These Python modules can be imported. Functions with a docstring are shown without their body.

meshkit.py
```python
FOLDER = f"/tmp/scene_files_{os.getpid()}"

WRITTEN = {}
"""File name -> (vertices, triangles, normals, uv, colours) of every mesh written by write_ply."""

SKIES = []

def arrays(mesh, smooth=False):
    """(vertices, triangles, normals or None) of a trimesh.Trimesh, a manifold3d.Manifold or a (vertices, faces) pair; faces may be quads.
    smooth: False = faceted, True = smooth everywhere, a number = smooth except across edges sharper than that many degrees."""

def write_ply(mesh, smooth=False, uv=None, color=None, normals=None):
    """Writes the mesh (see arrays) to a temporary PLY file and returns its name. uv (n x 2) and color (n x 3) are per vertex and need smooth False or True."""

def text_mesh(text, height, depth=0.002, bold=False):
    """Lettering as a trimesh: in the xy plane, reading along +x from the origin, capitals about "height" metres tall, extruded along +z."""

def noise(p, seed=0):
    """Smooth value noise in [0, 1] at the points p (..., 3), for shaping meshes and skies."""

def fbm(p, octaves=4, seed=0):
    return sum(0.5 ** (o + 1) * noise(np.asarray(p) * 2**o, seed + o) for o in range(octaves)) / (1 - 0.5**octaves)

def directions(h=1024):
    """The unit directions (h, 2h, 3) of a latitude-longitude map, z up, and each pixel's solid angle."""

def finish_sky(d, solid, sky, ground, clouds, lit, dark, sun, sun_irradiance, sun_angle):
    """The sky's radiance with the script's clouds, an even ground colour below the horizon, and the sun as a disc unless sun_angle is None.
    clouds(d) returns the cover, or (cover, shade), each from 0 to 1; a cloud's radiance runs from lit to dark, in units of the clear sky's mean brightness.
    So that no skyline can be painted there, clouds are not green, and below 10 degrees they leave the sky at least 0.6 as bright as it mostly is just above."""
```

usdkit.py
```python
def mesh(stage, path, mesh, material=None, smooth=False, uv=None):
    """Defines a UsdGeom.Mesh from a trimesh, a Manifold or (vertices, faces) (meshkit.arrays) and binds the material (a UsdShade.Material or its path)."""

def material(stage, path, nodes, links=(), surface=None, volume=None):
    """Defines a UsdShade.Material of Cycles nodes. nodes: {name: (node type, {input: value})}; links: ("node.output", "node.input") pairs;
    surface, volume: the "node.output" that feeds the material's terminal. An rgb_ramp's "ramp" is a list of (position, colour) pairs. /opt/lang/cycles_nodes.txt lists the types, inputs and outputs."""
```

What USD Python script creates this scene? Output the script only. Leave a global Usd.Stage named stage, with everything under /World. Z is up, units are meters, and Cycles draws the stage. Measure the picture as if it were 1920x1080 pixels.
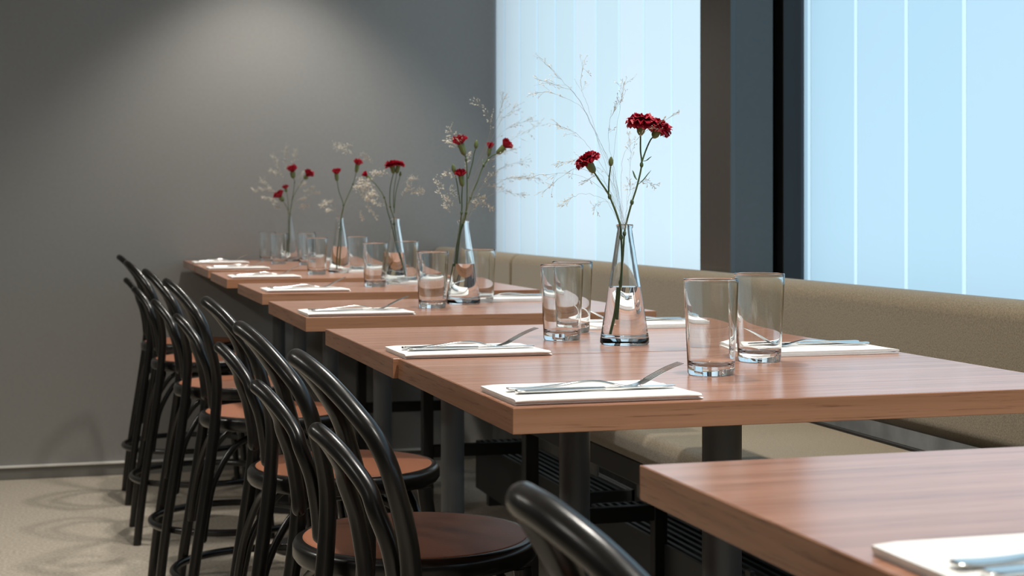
import math, random
import numpy as np, trimesh, usdkit
from pxr import Usd, UsdGeom, UsdLux, UsdShade, Gf, Sdf
from shapely.geometry import Polygon, LineString
random.seed(7)
rng = np.random.default_rng(7)
stage = Usd.Stage.CreateInMemory()
UsdGeom.SetStageUpAxis(stage, UsdGeom.Tokens.z)
UsdGeom.SetStageMetersPerUnit(stage, 1.0)
UsdGeom.Scope.Define(stage, '/World'); UsdGeom.Scope.Define(stage, '/World/Looks')

# ------------------------------------------------------------------ camera
EYE = 1.2305
cam = UsdGeom.Camera.Define(stage, '/World/camera')
cam.AddTranslateOp().Set((0, 0, EYE)); cam.AddRotateZOp().Set(-16.08); cam.AddRotateXOp().Set(90)
cam.CreateHorizontalApertureAttr(36.0); cam.CreateVerticalApertureAttr(20.25)
cam.CreateFocalLengthAttr(54.73); cam.CreateVerticalApertureOffsetAttr(-2.68)
cam.CreateFStopAttr(11.0); cam.CreateFocusDistanceAttr(2.35)
cam.CreateClippingRangeAttr((0.05, 100))
cam.CreateExposureAttr(0.0)

# ------------------------------------------------------------------ daylight and lamps
sky = UsdLux.DomeLight.Define(stage, '/World/sky')
sky.CreateIntensityAttr(0.50); sky.CreateColorAttr((0.59, 0.85, 1.12))

def spot(name, x, y, z, power, cone=38, soft=0.6, color=(1.0, 0.95, 0.87), r=0.07):
    l = UsdLux.SphereLight.Define(stage, '/World/' + name)
    l.AddTranslateOp().Set((x, y, z)); l.CreateRadiusAttr(r); l.CreateIntensityAttr(power / 4); l.CreateColorAttr(color)
    s = UsdLux.ShapingAPI.Apply(l.GetPrim()); s.CreateShapingConeAngleAttr(cone); s.CreateShapingConeSoftnessAttr(soft)
for i, y in enumerate((0.45, 1.75, 3.05, 4.35, 5.65, 6.88)):
    spot(f'ceiling_spot_{i:03d}', 0.92, y, 2.98, 2330, cone=47)
for i, (x, y, w) in enumerate(((-2.5, 1.0, 850), (-2.5, 3.6, 1000), (-2.5, 5.0, 2000), (0.3, -1.9, 6500))):
    spot(f'room_spot_{i:03d}', x, y, 2.98, w, cone=62 if i == 3 else 80)  # added fill lamps out of view; the last one brightens the table fronts

# ------------------------------------------------------------------ materials
def mat(name, nodes, links=(), surface='p.BSDF'):
    return usdkit.material(stage, '/World/Looks/' + name, nodes, links, surface=surface)

def plain(name, color, rough=0.5, **kw):
    return mat(name, {'p': ('principled_bsdf', {'base_color': color, 'roughness': rough, **kw})})

def wood(name, scale, gain=1.0, spec=0.6, blue=1.0):
    """walnut laminate with the grain along the axis that has the small scale"""
    return mat(name, {
        'tc': ('texture_coordinate', {}), 'oi': ('object_info', {}),
        'off': ('vector_math', {'math_type': 'multiply_add', 'vector2': (1.0, 1.0, 1.0)}),
        'rnd': ('combine_xyz', {}), 'rm': ('math', {'math_type': 'multiply', 'value2': 17.0}),
        'm1': ('mapping', {'scale': tuple(scale)}),
        'm2': ('mapping', {'scale': tuple(4.2 * s for s in scale)}),
        'n1': ('noise_texture', {'scale': 1.0, 'detail': 4.0, 'roughness': 0.55, 'distortion': 0.6}),
        'n2': ('noise_texture', {'scale': 1.0, 'detail': 5.0, 'roughness': 0.7, 'distortion': 0.3}),
        'r1': ('rgb_ramp', {'ramp': [(0.25, tuple(gain * c for c in (0.34, 0.158, 0.084 * blue))), (0.5, tuple(gain * c for c in (0.44, 0.215, 0.122 * blue))), (0.75, tuple(gain * c for c in (0.52, 0.272, 0.163 * blue)))]}),
        'r2': ('rgb_ramp', {'ramp': [(0.28, (0.30, 0.25, 0.21)), (0.45, (0.97, 0.97, 0.97)), (1.0, (1.08, 1.06, 1.05))]}),
        'mx': ('mix', {'mix_type': 'multiply', 'fac': 0.85}),
        'bp': ('bump', {'strength': 0.06, 'distance': 0.002}),
        'p': ('principled_bsdf', {'roughness': 0.22, 'specular_ior_level': spec})},
        [('oi.random', 'rm.value1'), ('rm.value', 'rnd.x'), ('rm.value', 'rnd.y'), ('tc.object', 'off.vector1'), ('rnd.vector', 'off.vector3'),
         ('off.vector', 'm1.vector'), ('off.vector', 'm2.vector'), ('m1.vector', 'n1.vector'), ('m2.vector', 'n2.vector'),
         ('n1.fac', 'r1.fac'), ('n2.fac', 'r2.fac'), ('r1.color', 'mx.color1'), ('r2.color', 'mx.color2'), ('mx.color', 'p.base_color'),
         ('n2.fac', 'bp.height'), ('bp.normal', 'p.normal')])
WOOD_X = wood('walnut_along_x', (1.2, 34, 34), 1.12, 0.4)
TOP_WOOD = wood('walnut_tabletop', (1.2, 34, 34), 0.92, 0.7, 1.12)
WOOD_Y = wood('walnut_along_y', (60, 2.2, 60), 0.80, 0.4)  # side edges toned darker than the front ones; shade put into the colour

def noisy(name, c1, c2, scale, rough=0.8, bump=0.0, detail=3.0, dist=0.003, lo=0.35, hi=0.65, **kw):
    nodes = {'tc': ('texture_coordinate', {}), 'n': ('noise_texture', {'scale': scale, 'detail': detail, 'roughness': 0.6}),
             'r': ('rgb_ramp', {'ramp': [(lo, c1), (hi, c2)]}), 'p': ('principled_bsdf', {'roughness': rough, **kw})}
    links = [('tc.object', 'n.vector'), ('n.fac', 'r.fac'), ('r.color', 'p.base_color')]
    if bump:
        nodes['b'] = ('bump', {'strength': bump, 'distance': dist}); links += [('n.fac', 'b.height'), ('b.normal', 'p.normal')]
    return mat(name, nodes, links)
WALL = noisy('painted_wall', (0.235, 0.228, 0.216), (0.250, 0.243, 0.230), 60, 0.42, 0.02, specular_ior_level=0.75)
PAINT = noisy('dim_grey_paint', (0.16, 0.155, 0.15), (0.18, 0.175, 0.168), 40, 0.8)
CEIL = noisy('ceiling_paint', (0.62, 0.61, 0.59), (0.66, 0.65, 0.63), 40, 0.9)
FLOOR = noisy('speckled_vinyl_floor', (0.31, 0.27, 0.215), (0.56, 0.495, 0.405), 85, 0.55, 0.02, detail=6.0, lo=0.32, hi=0.66)
SKIRT = noisy('skirting_paint', (0.20, 0.195, 0.18), (0.21, 0.205, 0.19), 50, 0.5)
BRIGHT_EDGE = plain('pale_strip', (0.72, 0.70, 0.66), 0.4)  # paler than the skirting: highlight along its top edge put into colour
CONCRETE = noisy('grey_concrete', (0.20, 0.20, 0.195), (0.30, 0.30, 0.29), 9, 0.75, 0.1, detail=6.0)
PILLAR = noisy('dark_pillar_paint', (0.044, 0.039, 0.034), (0.050, 0.045, 0.039), 50, 0.30, specular_ior_level=0.9)
FRAME = plain('black_window_frame', (0.012, 0.012, 0.013), 0.45)
def black_wood(name, c, rough):
    return mat(name, {'tc': ('texture_coordinate', {}), 'm': ('mapping', {'scale': (60, 60, 9)}),
        'n': ('noise_texture', {'scale': 1.0, 'detail': 3.0}), 'r': ('rgb_ramp', {'ramp': [(0.3, c), (0.7, tuple(2.2 * x for x in c))]}),
        'b': ('bump', {'strength': 0.05, 'distance': 0.001}),
        'p': ('principled_bsdf', {'roughness': rough, 'specular_ior_level': 0.5})},
        [('tc.object', 'm.vector'), ('m.vector', 'n.vector'), ('n.fac', 'r.fac'), ('r.color', 'p.base_color'), ('n.fac', 'b.height'), ('b.normal', 'p.normal')])
BLACK = black_wood('black_stained_beech', (0.004, 0.0034, 0.0029), 0.27)
LEATHER = noisy('tan_leather', (0.27, 0.098, 0.048), (0.31, 0.118, 0.060), 260, 0.42, 0.12, dist=0.0006)
STEEL = plain('grey_powder_coated_steel', (0.105, 0.108, 0.110), 0.36, metallic=0.3)
BLACKSTEEL = plain('black_steel', (0.010, 0.010, 0.010), 0.45)
RADIATOR = plain('dark_radiator_enamel', (0.035, 0.037, 0.036), 0.4)
FABRIC = noisy('taupe_upholstery', (0.105, 0.080, 0.047), (0.265, 0.209, 0.128), 330, 0.92, 0.35, detail=4.0, dist=0.001, lo=0.3, hi=0.7, sheen_weight=0.25, sheen_roughness=0.5)
PAPER = noisy('white_paper_napkin', (0.80, 0.785, 0.76), (0.84, 0.825, 0.80), 90, 0.9, 0.08, dist=0.001)
CHROME = plain('polished_cutlery_steel', (0.72, 0.71, 0.69), 0.13, metallic=1.0)
GLASS = mat('clear_glass', {'p': ('principled_bsdf', {'base_color': (0.985, 1.0, 0.995), 'roughness': 0.0, 'ior': 1.5, 'transmission_weight': 1.0})})
WATER_IN_GLASS = mat('water_against_glass', {'p': ('principled_bsdf', {'base_color': (0.99, 1.0, 1.0), 'roughness': 0.0, 'ior': 0.887, 'transmission_weight': 1.0})})
WATER = mat('water', {'p': ('principled_bsdf', {'base_color': (0.99, 1.0, 1.0), 'roughness': 0.0, 'ior': 1.33, 'transmission_weight': 1.0})})
def leafy(name, c, trans=0.25, rough=0.5):
    return mat(name, {'p': ('principled_bsdf', {'base_color': c, 'roughness': rough}), 't': ('translucent_bsdf', {'color': c}), 'x': ('mix_closure', {'fac': trans})},
               [('p.BSDF', 'x.closure1'), ('t.BSDF', 'x.closure2')], surface='x.closure')
PETAL = leafy('carnation_petal', (0.42, 0.006, 0.028), 0.18, 0.55)
STEM = leafy('carnation_stem', (0.072, 0.115, 0.038), 0.08)
CALYX = leafy('carnation_calyx', (0.135, 0.165, 0.05), 0.1)
LEAF = leafy('carnation_leaf', (0.07, 0.115, 0.05), 0.2)
STRAW = leafy('dry_grass_stem', (0.42, 0.37, 0.27), 0.15, 0.6)
SEED = leafy('dry_grass_seed', (0.80, 0.73, 0.60), 0.10, 0.4)
def frosted(name, c1, c2):
    """thin frosted glass lit from behind; neighbouring pieces differ a little in tone"""
    return mat(name, {'oi': ('object_info', {}), 'c': ('rgb_ramp', {'ramp': [(0.0, c1), (1.0, c2)]}), 't': ('translucent_bsdf', {}), 'd': ('diffuse_bsdf', {}),
        'g': ('glossy_bsdf', {'color': (1, 1, 1), 'roughness': 0.35}), 'f': ('fresnel', {'IOR': 1.2}), 'x': ('mix_closure', {'fac': 0.12}), 'y': ('mix_closure', {})},
        [('oi.random', 'c.fac'), ('c.color', 't.color'), ('c.color', 'd.color'), ('t.BSDF', 'x.closure1'), ('d.BSDF', 'x.closure2'), ('x.closure', 'y.closure1'), ('g.BSDF', 'y.closure2'), ('f.fac', 'y.fac')], surface='y.closure')
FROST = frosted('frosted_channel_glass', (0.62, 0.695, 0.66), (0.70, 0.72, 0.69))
FROST_L = frosted('brightened_frosted_channel_glass', (0.84, 0.80, 0.70), (0.94, 0.84, 0.74))  # same glass as the other window; its brighter daylight is put into the tint
JOINT = frosted('milky_joint_sealant', (0.90, 0.92, 0.88), (0.92, 0.94, 0.90))

# ------------------------------------------------------------------ helpers
used = {}
def numbered(parent, name):
    k = (parent, name); n = used.get(k, 0); used[k] = n + 1
    return name if n == 0 else f'{name}_{n:03d}'
def pathof(parent): return '/World' if parent is None else str(parent.GetPath())
def obj(name, mesh, material, parent=None, smooth=False, label=None, kind=None):
    pp = pathof(parent)
    m = usdkit.mesh(stage, f'{pp}/{numbered(pp, name)}', mesh, material, smooth=smooth).GetPrim()
    if label: m.SetCustomDataByKey('label', label)
    if kind: m.SetCustomDataByKey('kind', kind)
    return m
def tag(o, label, cat, group=None, kind=None):
    o.SetCustomDataByKey('label', label); o.SetCustomDataByKey('category', cat)
    if group: o.SetCustomDataByKey('group', group)
    if kind: o.SetCustomDataByKey('kind', kind)
    return o
def place(o, loc, rotz=0.0):
    x = UsdGeom.Xformable(o); x.ClearXformOpOrder()
    for op, v in (('xformOp:translate', Gf.Vec3d(*map(float, loc))),):
        x.AddTranslateOp().Set(v)
    x.AddRotateZOp().Set(float(rotz))
def thing(name, label, cat, loc=(0, 0, 0), rotz=0.0, group=None):
    o = UsdGeom.Xform.Define(stage, '/World/' + numbered('/World', name)).GetPrim()
    place(o, loc, rotz)
    return tag(o, label, cat, group)
def dup(root, loc, rotz, label, group=None):
    base = root.GetName()
    r = thing(base, label, root.GetCustomDataByKey('category'), loc, rotz, group or root.GetCustomDataByKey('group'))
    r.GetReferences().AddInternalReference(root.GetPath()); r.SetInstanceable(True)
    return r
def struct(name, mesh, material, parent=None, label=None, smooth=False):
    o = obj(name, mesh, material, parent, smooth)
    if parent is None:
        o.SetCustomDataByKey('kind', 'structure')
        if label: o.SetCustomDataByKey('label', label)
    return o
cat = trimesh.util.concatenate
def box(x0, x1, y0, y1, z0, z1):
    b = trimesh.creation.box((x1 - x0, y1 - y0, z1 - z0)); b.apply_translation(((x0 + x1) / 2, (y0 + y1) / 2, (z0 + z1) / 2)); return b
def rbox(x0, x1, y0, y1, z0, z1, r=0.002, n=3):
    """box with rounded edges: hull of the corner balls"""
    pts = []
    s = trimesh.creation.icosphere(subdivisions=n - 1, radius=r).vertices
    for x in (x0 + r, x1 - r):
        for y in (y0 + r, y1 - r):
            for z in (z0 + r, z1 - r): pts.append(s + (x, y, z))
    return trimesh.convex.convex_hull(np.vstack(pts))
def smooth_path(pts, n=8):
    """Catmull-Rom through the points"""
    P = np.asarray(pts, float)
    Q = np.vstack([2 * P[0] - P[1], P, 2 * P[-1] - P[-2]])
    out = []
    for i in range(1, len(Q) - 2):
        p0, p1, p2, p3 = Q[i - 1:i + 3]
        for t in np.linspace(0, 1, n, endpoint=False):
            out.append(0.5 * (2 * p1 + (p2 - p0) * t + (2 * p0 - 5 * p1 + 4 * p2 - p3) * t * t + (3 * p1 - p0 - 3 * p2 + p3) * t ** 3))
    out.append(P[-1]); return np.array(out)
def tube(path, radius, seg=12, caps=True, squash=None, closed=False):
    """swept round bar; radius a number or one per point; squash (a,b) scales the section along its two axes"""
    P = np.asarray(path, float); n = len(P)
    R = np.broadcast_to(np.asarray(radius, float), (n,))
    if closed: T = np.roll(P, -1, 0) - np.roll(P, 1, 0)
    else: T = np.gradient(P, axis=0)
    T /= np.maximum(np.linalg.norm(T, axis=1, keepdims=True), 1e-12)
    a = np.array([0, 0, 1.0]) if abs(T[0, 2]) < 0.9 else np.array([1.0, 0, 0])
    N = np.zeros_like(P); N[0] = a - T[0] * (a @ T[0]); N[0] /= np.linalg.norm(N[0])
    for i in range(1, n):
        v = N[i - 1] - T[i] * (N[i - 1] @ T[i]); N[i] = v / np.linalg.norm(v)
    B = np.cross(T, N); th = np.linspace(0, 2 * np.pi, seg, endpoint=False)
    sa, sb = squash or (1, 1)
    V = (P[:, None] + R[:, None, None] * (sa * np.cos(th)[None, :, None] * N[:, None] + sb * np.sin(th)[None, :, None] * B[:, None])).reshape(-1, 3)
    F = []
    m = n if closed else n - 1
    for i in range(m):
        j = (i + 1) % n
        for k in range(seg):
            l = (k + 1) % seg
            F += [(i * seg + k, j * seg + k, j * seg + l), (i * seg + k, j * seg + l, i * seg + l)]
    if caps and not closed:
        V = np.vstack([V, P[0], P[-1]]); c0, c1 = len(V) - 2, len(V) - 1
        for k in range(seg):
            l = (k + 1) % seg
            F += [(c0, k, l), (c1, (n - 1) * seg + l, (n - 1) * seg + k)]
    t = trimesh.Trimesh(V, np.array(F), process=False)
    if t.volume < 0: t.invert()
    return t
def round_ends(path, r, k=4):
    """path and radii with hemispherical ends"""
    P = np.asarray(path, float); a, b = P[0] - P[1], P[-1] - P[-2]
    a /= np.linalg.norm(a); b /= np.linalg.norm(b)
    R = np.broadcast_to(np.asarray(r, float), (len(P),)).copy()
    th = np.linspace(0.15, np.pi / 2, k)
    pre = [P[0] + a * R[0] * math.cos(t) for t in th[:-1]]; post = [P[-1] + b * R[-1] * math.cos(t) for t in th[:-1]][::-1]
    return np.vstack([pre, P, post]), np.concatenate([R[0] * np.sin(th[:-1]), R, (R[-1] * np.sin(th[:-1]))[::-1]])
def lathe(profile, seg=48, fix=True):
    """closed profile of (r, z) turned about z"""
    p = np.asarray(profile, float); n = len(p); th = np.linspace(0, 2 * np.pi, seg, endpoint=False)
    V = np.stack([p[:, None, 0] * np.cos(th), p[:, None, 0] * np.sin(th), np.broadcast_to(p[:, None, 1], (n, seg))], -1).reshape(-1, 3)
    F = []
    for i in range(n - 1):
        for k in range(seg):
            l = (k + 1) % seg
            if p[i, 0] > 1e-9: F.append((i * seg + k, i * seg + l, (i + 1) * seg + (l if p[i + 1, 0] > 1e-9 else k)))
            if p[i + 1, 0] > 1e-9: F.append((i * seg + k, (i + 1) * seg + l, (i + 1) * seg + k))
    t = trimesh.Trimesh(V, np.array(F), process=False); t.merge_vertices(); t.update_faces(t.nondegenerate_faces()); t.remove_unreferenced_vertices()
    if fix and t.volume < 0: t.invert()
    return t
def facing(m, outward):
    """turns an open turned surface so that its normals point away from the axis, or towards it"""
    s = (m.face_normals[:, :2] * m.triangles_center[:, :2]).sum(1).sum() + 1e-3 * m.face_normals[:, 2].sum() * (0 if abs((m.face_normals[:, :2] * m.triangles_center[:, :2]).sum()) > 1e-9 else 1)
    if (s > 0) != outward: m.invert()
    return m
def extrude(poly, depth, axis='x'):
    """extrude a polygon of (y, z) along x, or of (x, z) along y"""
    m = trimesh.creation.extrude_polygon(poly, depth, engine='earcut')
    v = m.vertices.copy()
    m.vertices = np.stack([v[:, 2], v[:, 0], v[:, 1]], 1) if axis == 'x' else np.stack([v[:, 0], v[:, 2], v[:, 1]], 1)
    m.fix_normals(); return m
def moved(m, d):
    m = m.copy(); m.apply_translation(d); return m
CARN = [{'v':'vm','stem':[(0.928,2.5497,1.0422),(0.9322,2.545,1.1351),(0.9302,2.5422,1.1861),(0.9263,2.5398,1.2097),(0.9084,2.5415,1.2568),(0.8913,2.543,1.283),(0.8805,2.5426,1.2986)],'br':[[(0.9064,2.5414,1.26),(0.9054,2.5359,1.2857),(0.9062,2.53,1.3086)]],'bl':[([(0.8805,2.5426,1.2986),(0.8637,2.5475,1.3272)],0.0408,0.8)],'bud':[[(0.9079,2.5347,1.3087),(0.9088,2.5345,1.3262)]],'leaf':[]},{'v':'vm','stem':[(0.9191,2.5523,1.0163),(0.9267,2.5516,1.057),(0.9317,2.5518,1.107),(0.9367,2.5519,1.1534),(0.9399,2.5525,1.1924),(0.9431,2.5532,1.2096),(0.9534,2.5518,1.2472),(0.9629,2.5506,1.277),(0.9706,2.5499,1.3125),(0.9693,2.5519,1.3377),(0.9699,2.5533,1.3648)],'br':[[(0.9701,2.5485,1.3161),(0.9787,2.5489,1.3391),(0.9873,2.5493,1.3564),(0.9936,2.5503,1.3622)]],'bl':[([(0.9699,2.5533,1.3648),(0.9726,2.5525,1.3984)],0.0464,0.95),([(0.9923,2.5468,1.3601),(1.0048,2.5432,1.3881)],0.0427,1.0)],'bud':[],'leaf':[[(0.9624,2.5492,1.277),(0.9893,2.5518,1.3033)],[(0.9615,2.5494,1.2863),(0.9578,2.5609,1.3033)],[(0.9722,2.5463,1.3189),(0.9901,2.5516,1.3276)]]},{'v':'v4','stem':[(0.9474,3.7888,1.0928),(0.9554,3.7823,1.1731),(0.9686,3.7744,1.2278),(0.9701,3.7698,1.3091),(0.9666,3.7666,1.361),(0.9618,3.7639,1.3722)],'br':[[(0.9722,3.7671,1.3131),(0.9815,3.7606,1.353),(0.9844,3.756,1.3754),(0.9873,3.7513,1.3873)]],'bl':[([(0.9618,3.7639,1.3722),(0.9502,3.7672,1.4061)],0.0348,0.45)],'bud':[[(0.9886,3.7561,1.3875),(0.9911,3.7554,1.4101)]],'leaf':[]},{'v':'v4','stem':[(0.9372,3.7918,1.0594),(0.9479,3.7796,1.1465),(0.9553,3.7683,1.2278),(0.9538,3.7597,1.2664),(0.9529,3.7508,1.2941)],'br':[[(0.9504,3.7625,1.2504),(0.9391,3.7557,1.3087),(0.9317,3.7478,1.327)]],'bl':[([(0.9529,3.7508,1.2941),(0.9491,3.7519,1.3259)],0.0294,0.4)],'bud':[[(0.9338,3.7563,1.3272),(0.93,3.7574,1.3498)]],'leaf':[]},{'v':'v4','stem':[(0.9307,3.7936,1.0326),(0.9416,3.7931,1.0726),(0.9564,3.7914,1.1729),(0.9686,3.7905,1.2211),(0.9833,3.7889,1.2654),(1.002,3.7861,1.3096),(1.0168,3.7844,1.3473),(1.0356,3.7816,1.3702),(1.0504,3.7799,1.377)],'br':[[(1.0166,3.7834,1.3472),(1.0258,3.7865,1.3622),(1.0311,3.7907,1.3718)]],'bl':[([(1.0298,3.7859,1.3716),(1.0336,3.7848,1.3945)],0.0214,0.2),([(1.0504,3.7799,1.377),(1.0724,3.7736,1.3985)],0.0334,0.4)],'bud':[],'leaf':[[(0.9851,3.7904,1.2667),(1.0135,3.7927,1.2735)],[(1.0161,3.7815,1.3472),(1.0161,3.7919,1.3636)]]},{'v':'v3','stem':[(1.0451,4.8742,1.0244),(1.0299,4.876,1.0977),(1.0146,4.8778,1.1914),(1.0135,4.8755,1.2101),(1.0017,4.8763,1.2475),(1.0012,4.8739,1.3053),(1.0109,4.8685,1.3545)],'br':[[(1.0119,4.8729,1.2424),(1.012,4.8686,1.295),(1.02,4.862,1.3544)],[(1.0135,4.8724,1.2254),(1.0165,4.87,1.2764),(1.021,4.8671,1.3053),(1.0305,4.8628,1.3426)]],'bl':[([(1.0109,4.8685,1.3528),(1.006,4.8699,1.3817)],0.043,0.7),([(1.0207,4.8656,1.3528),(1.0273,4.8638,1.3868)],0.037,0.7)],'bud':[[(1.0305,4.8628,1.3426),(1.033,4.8621,1.3596)]],'leaf':[]},{'v':'v3','stem':[(1.0402,4.8756,1.0465),(1.026,4.8823,1.1061),(1.0085,4.89,1.1913),(0.9983,4.8955,1.2288),(0.9873,4.9013,1.2766),(0.9652,4.9103,1.3142),(0.9473,4.918,1.3335)],'br':[],'bl':[([(0.9473,4.918,1.3335),(0.9317,4.9225,1.3484)],0.0221,0.25)],'bud':[],'leaf':[]},{'v':'v2','stem':[(1.003,5.8396,1.0227),(1.0065,5.8361,1.0833),(1.0099,5.8325,1.164),(1.0095,5.83,1.2063),(1.0168,5.8253,1.2567),(1.0009,5.8273,1.305),(0.9928,5.827,1.3472)],'br':[],'bl':[([(0.9928,5.827,1.3472),(0.99,5.8278,1.3794)],0.0343,0.35)],'bud':[],'leaf':[]},{'v':'v2','stem':[(0.9963,5.8416,1.0106),(0.9998,5.8447,1.0831),(1.0122,5.8453,1.2063),(1.0235,5.8462,1.2568),(1.0563,5.8409,1.3357),(1.0687,5.8415,1.3803)],'br':[],'bl':[([(1.0687,5.8415,1.3803),(1.0745,5.8399,1.4167)],0.0343,0.4)],'bud':[],'leaf':[]},{'v':'v1','stem':[(1.0038,7.2236,1.0252),(1.0083,7.2202,1.1242),(1.0104,7.2175,1.2231),(1.0172,7.2135,1.27),(1.03,7.2077,1.3664),(1.0238,7.2074,1.3861)],'br':[[(1.0147,7.2132,1.2601),(1.0263,7.2079,1.3046),(1.0593,7.1965,1.3663),(1.0733,7.1906,1.3836)]],'bl':[([(1.0238,7.2074,1.3861),(1.019,7.2088,1.4207)],0.0495,0.4),([(1.0736,7.193,1.3836),(1.0855,7.1896,1.3984)],0.047,0.5)],'bud':[],'leaf':[]},{'v':'v1','stem':[(0.9991,7.2249,1.0376),(1.0045,7.2286,1.1241),(1.0052,7.2336,1.2231),(0.9964,7.2413,1.2553),(0.9828,7.2505,1.2801)],'br':[[(1.0058,7.2376,1.2355),(1.0042,7.2438,1.2851),(0.9978,7.2513,1.3223)]],'bl':[([(0.9828,7.2505,1.2801),(0.9685,7.2546,1.3024)],0.047,0.5),([(0.9971,7.2463,1.3223),(0.9935,7.2474,1.3396)],0.0297,0.3)],'bud':[],'leaf':[]}]
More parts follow.
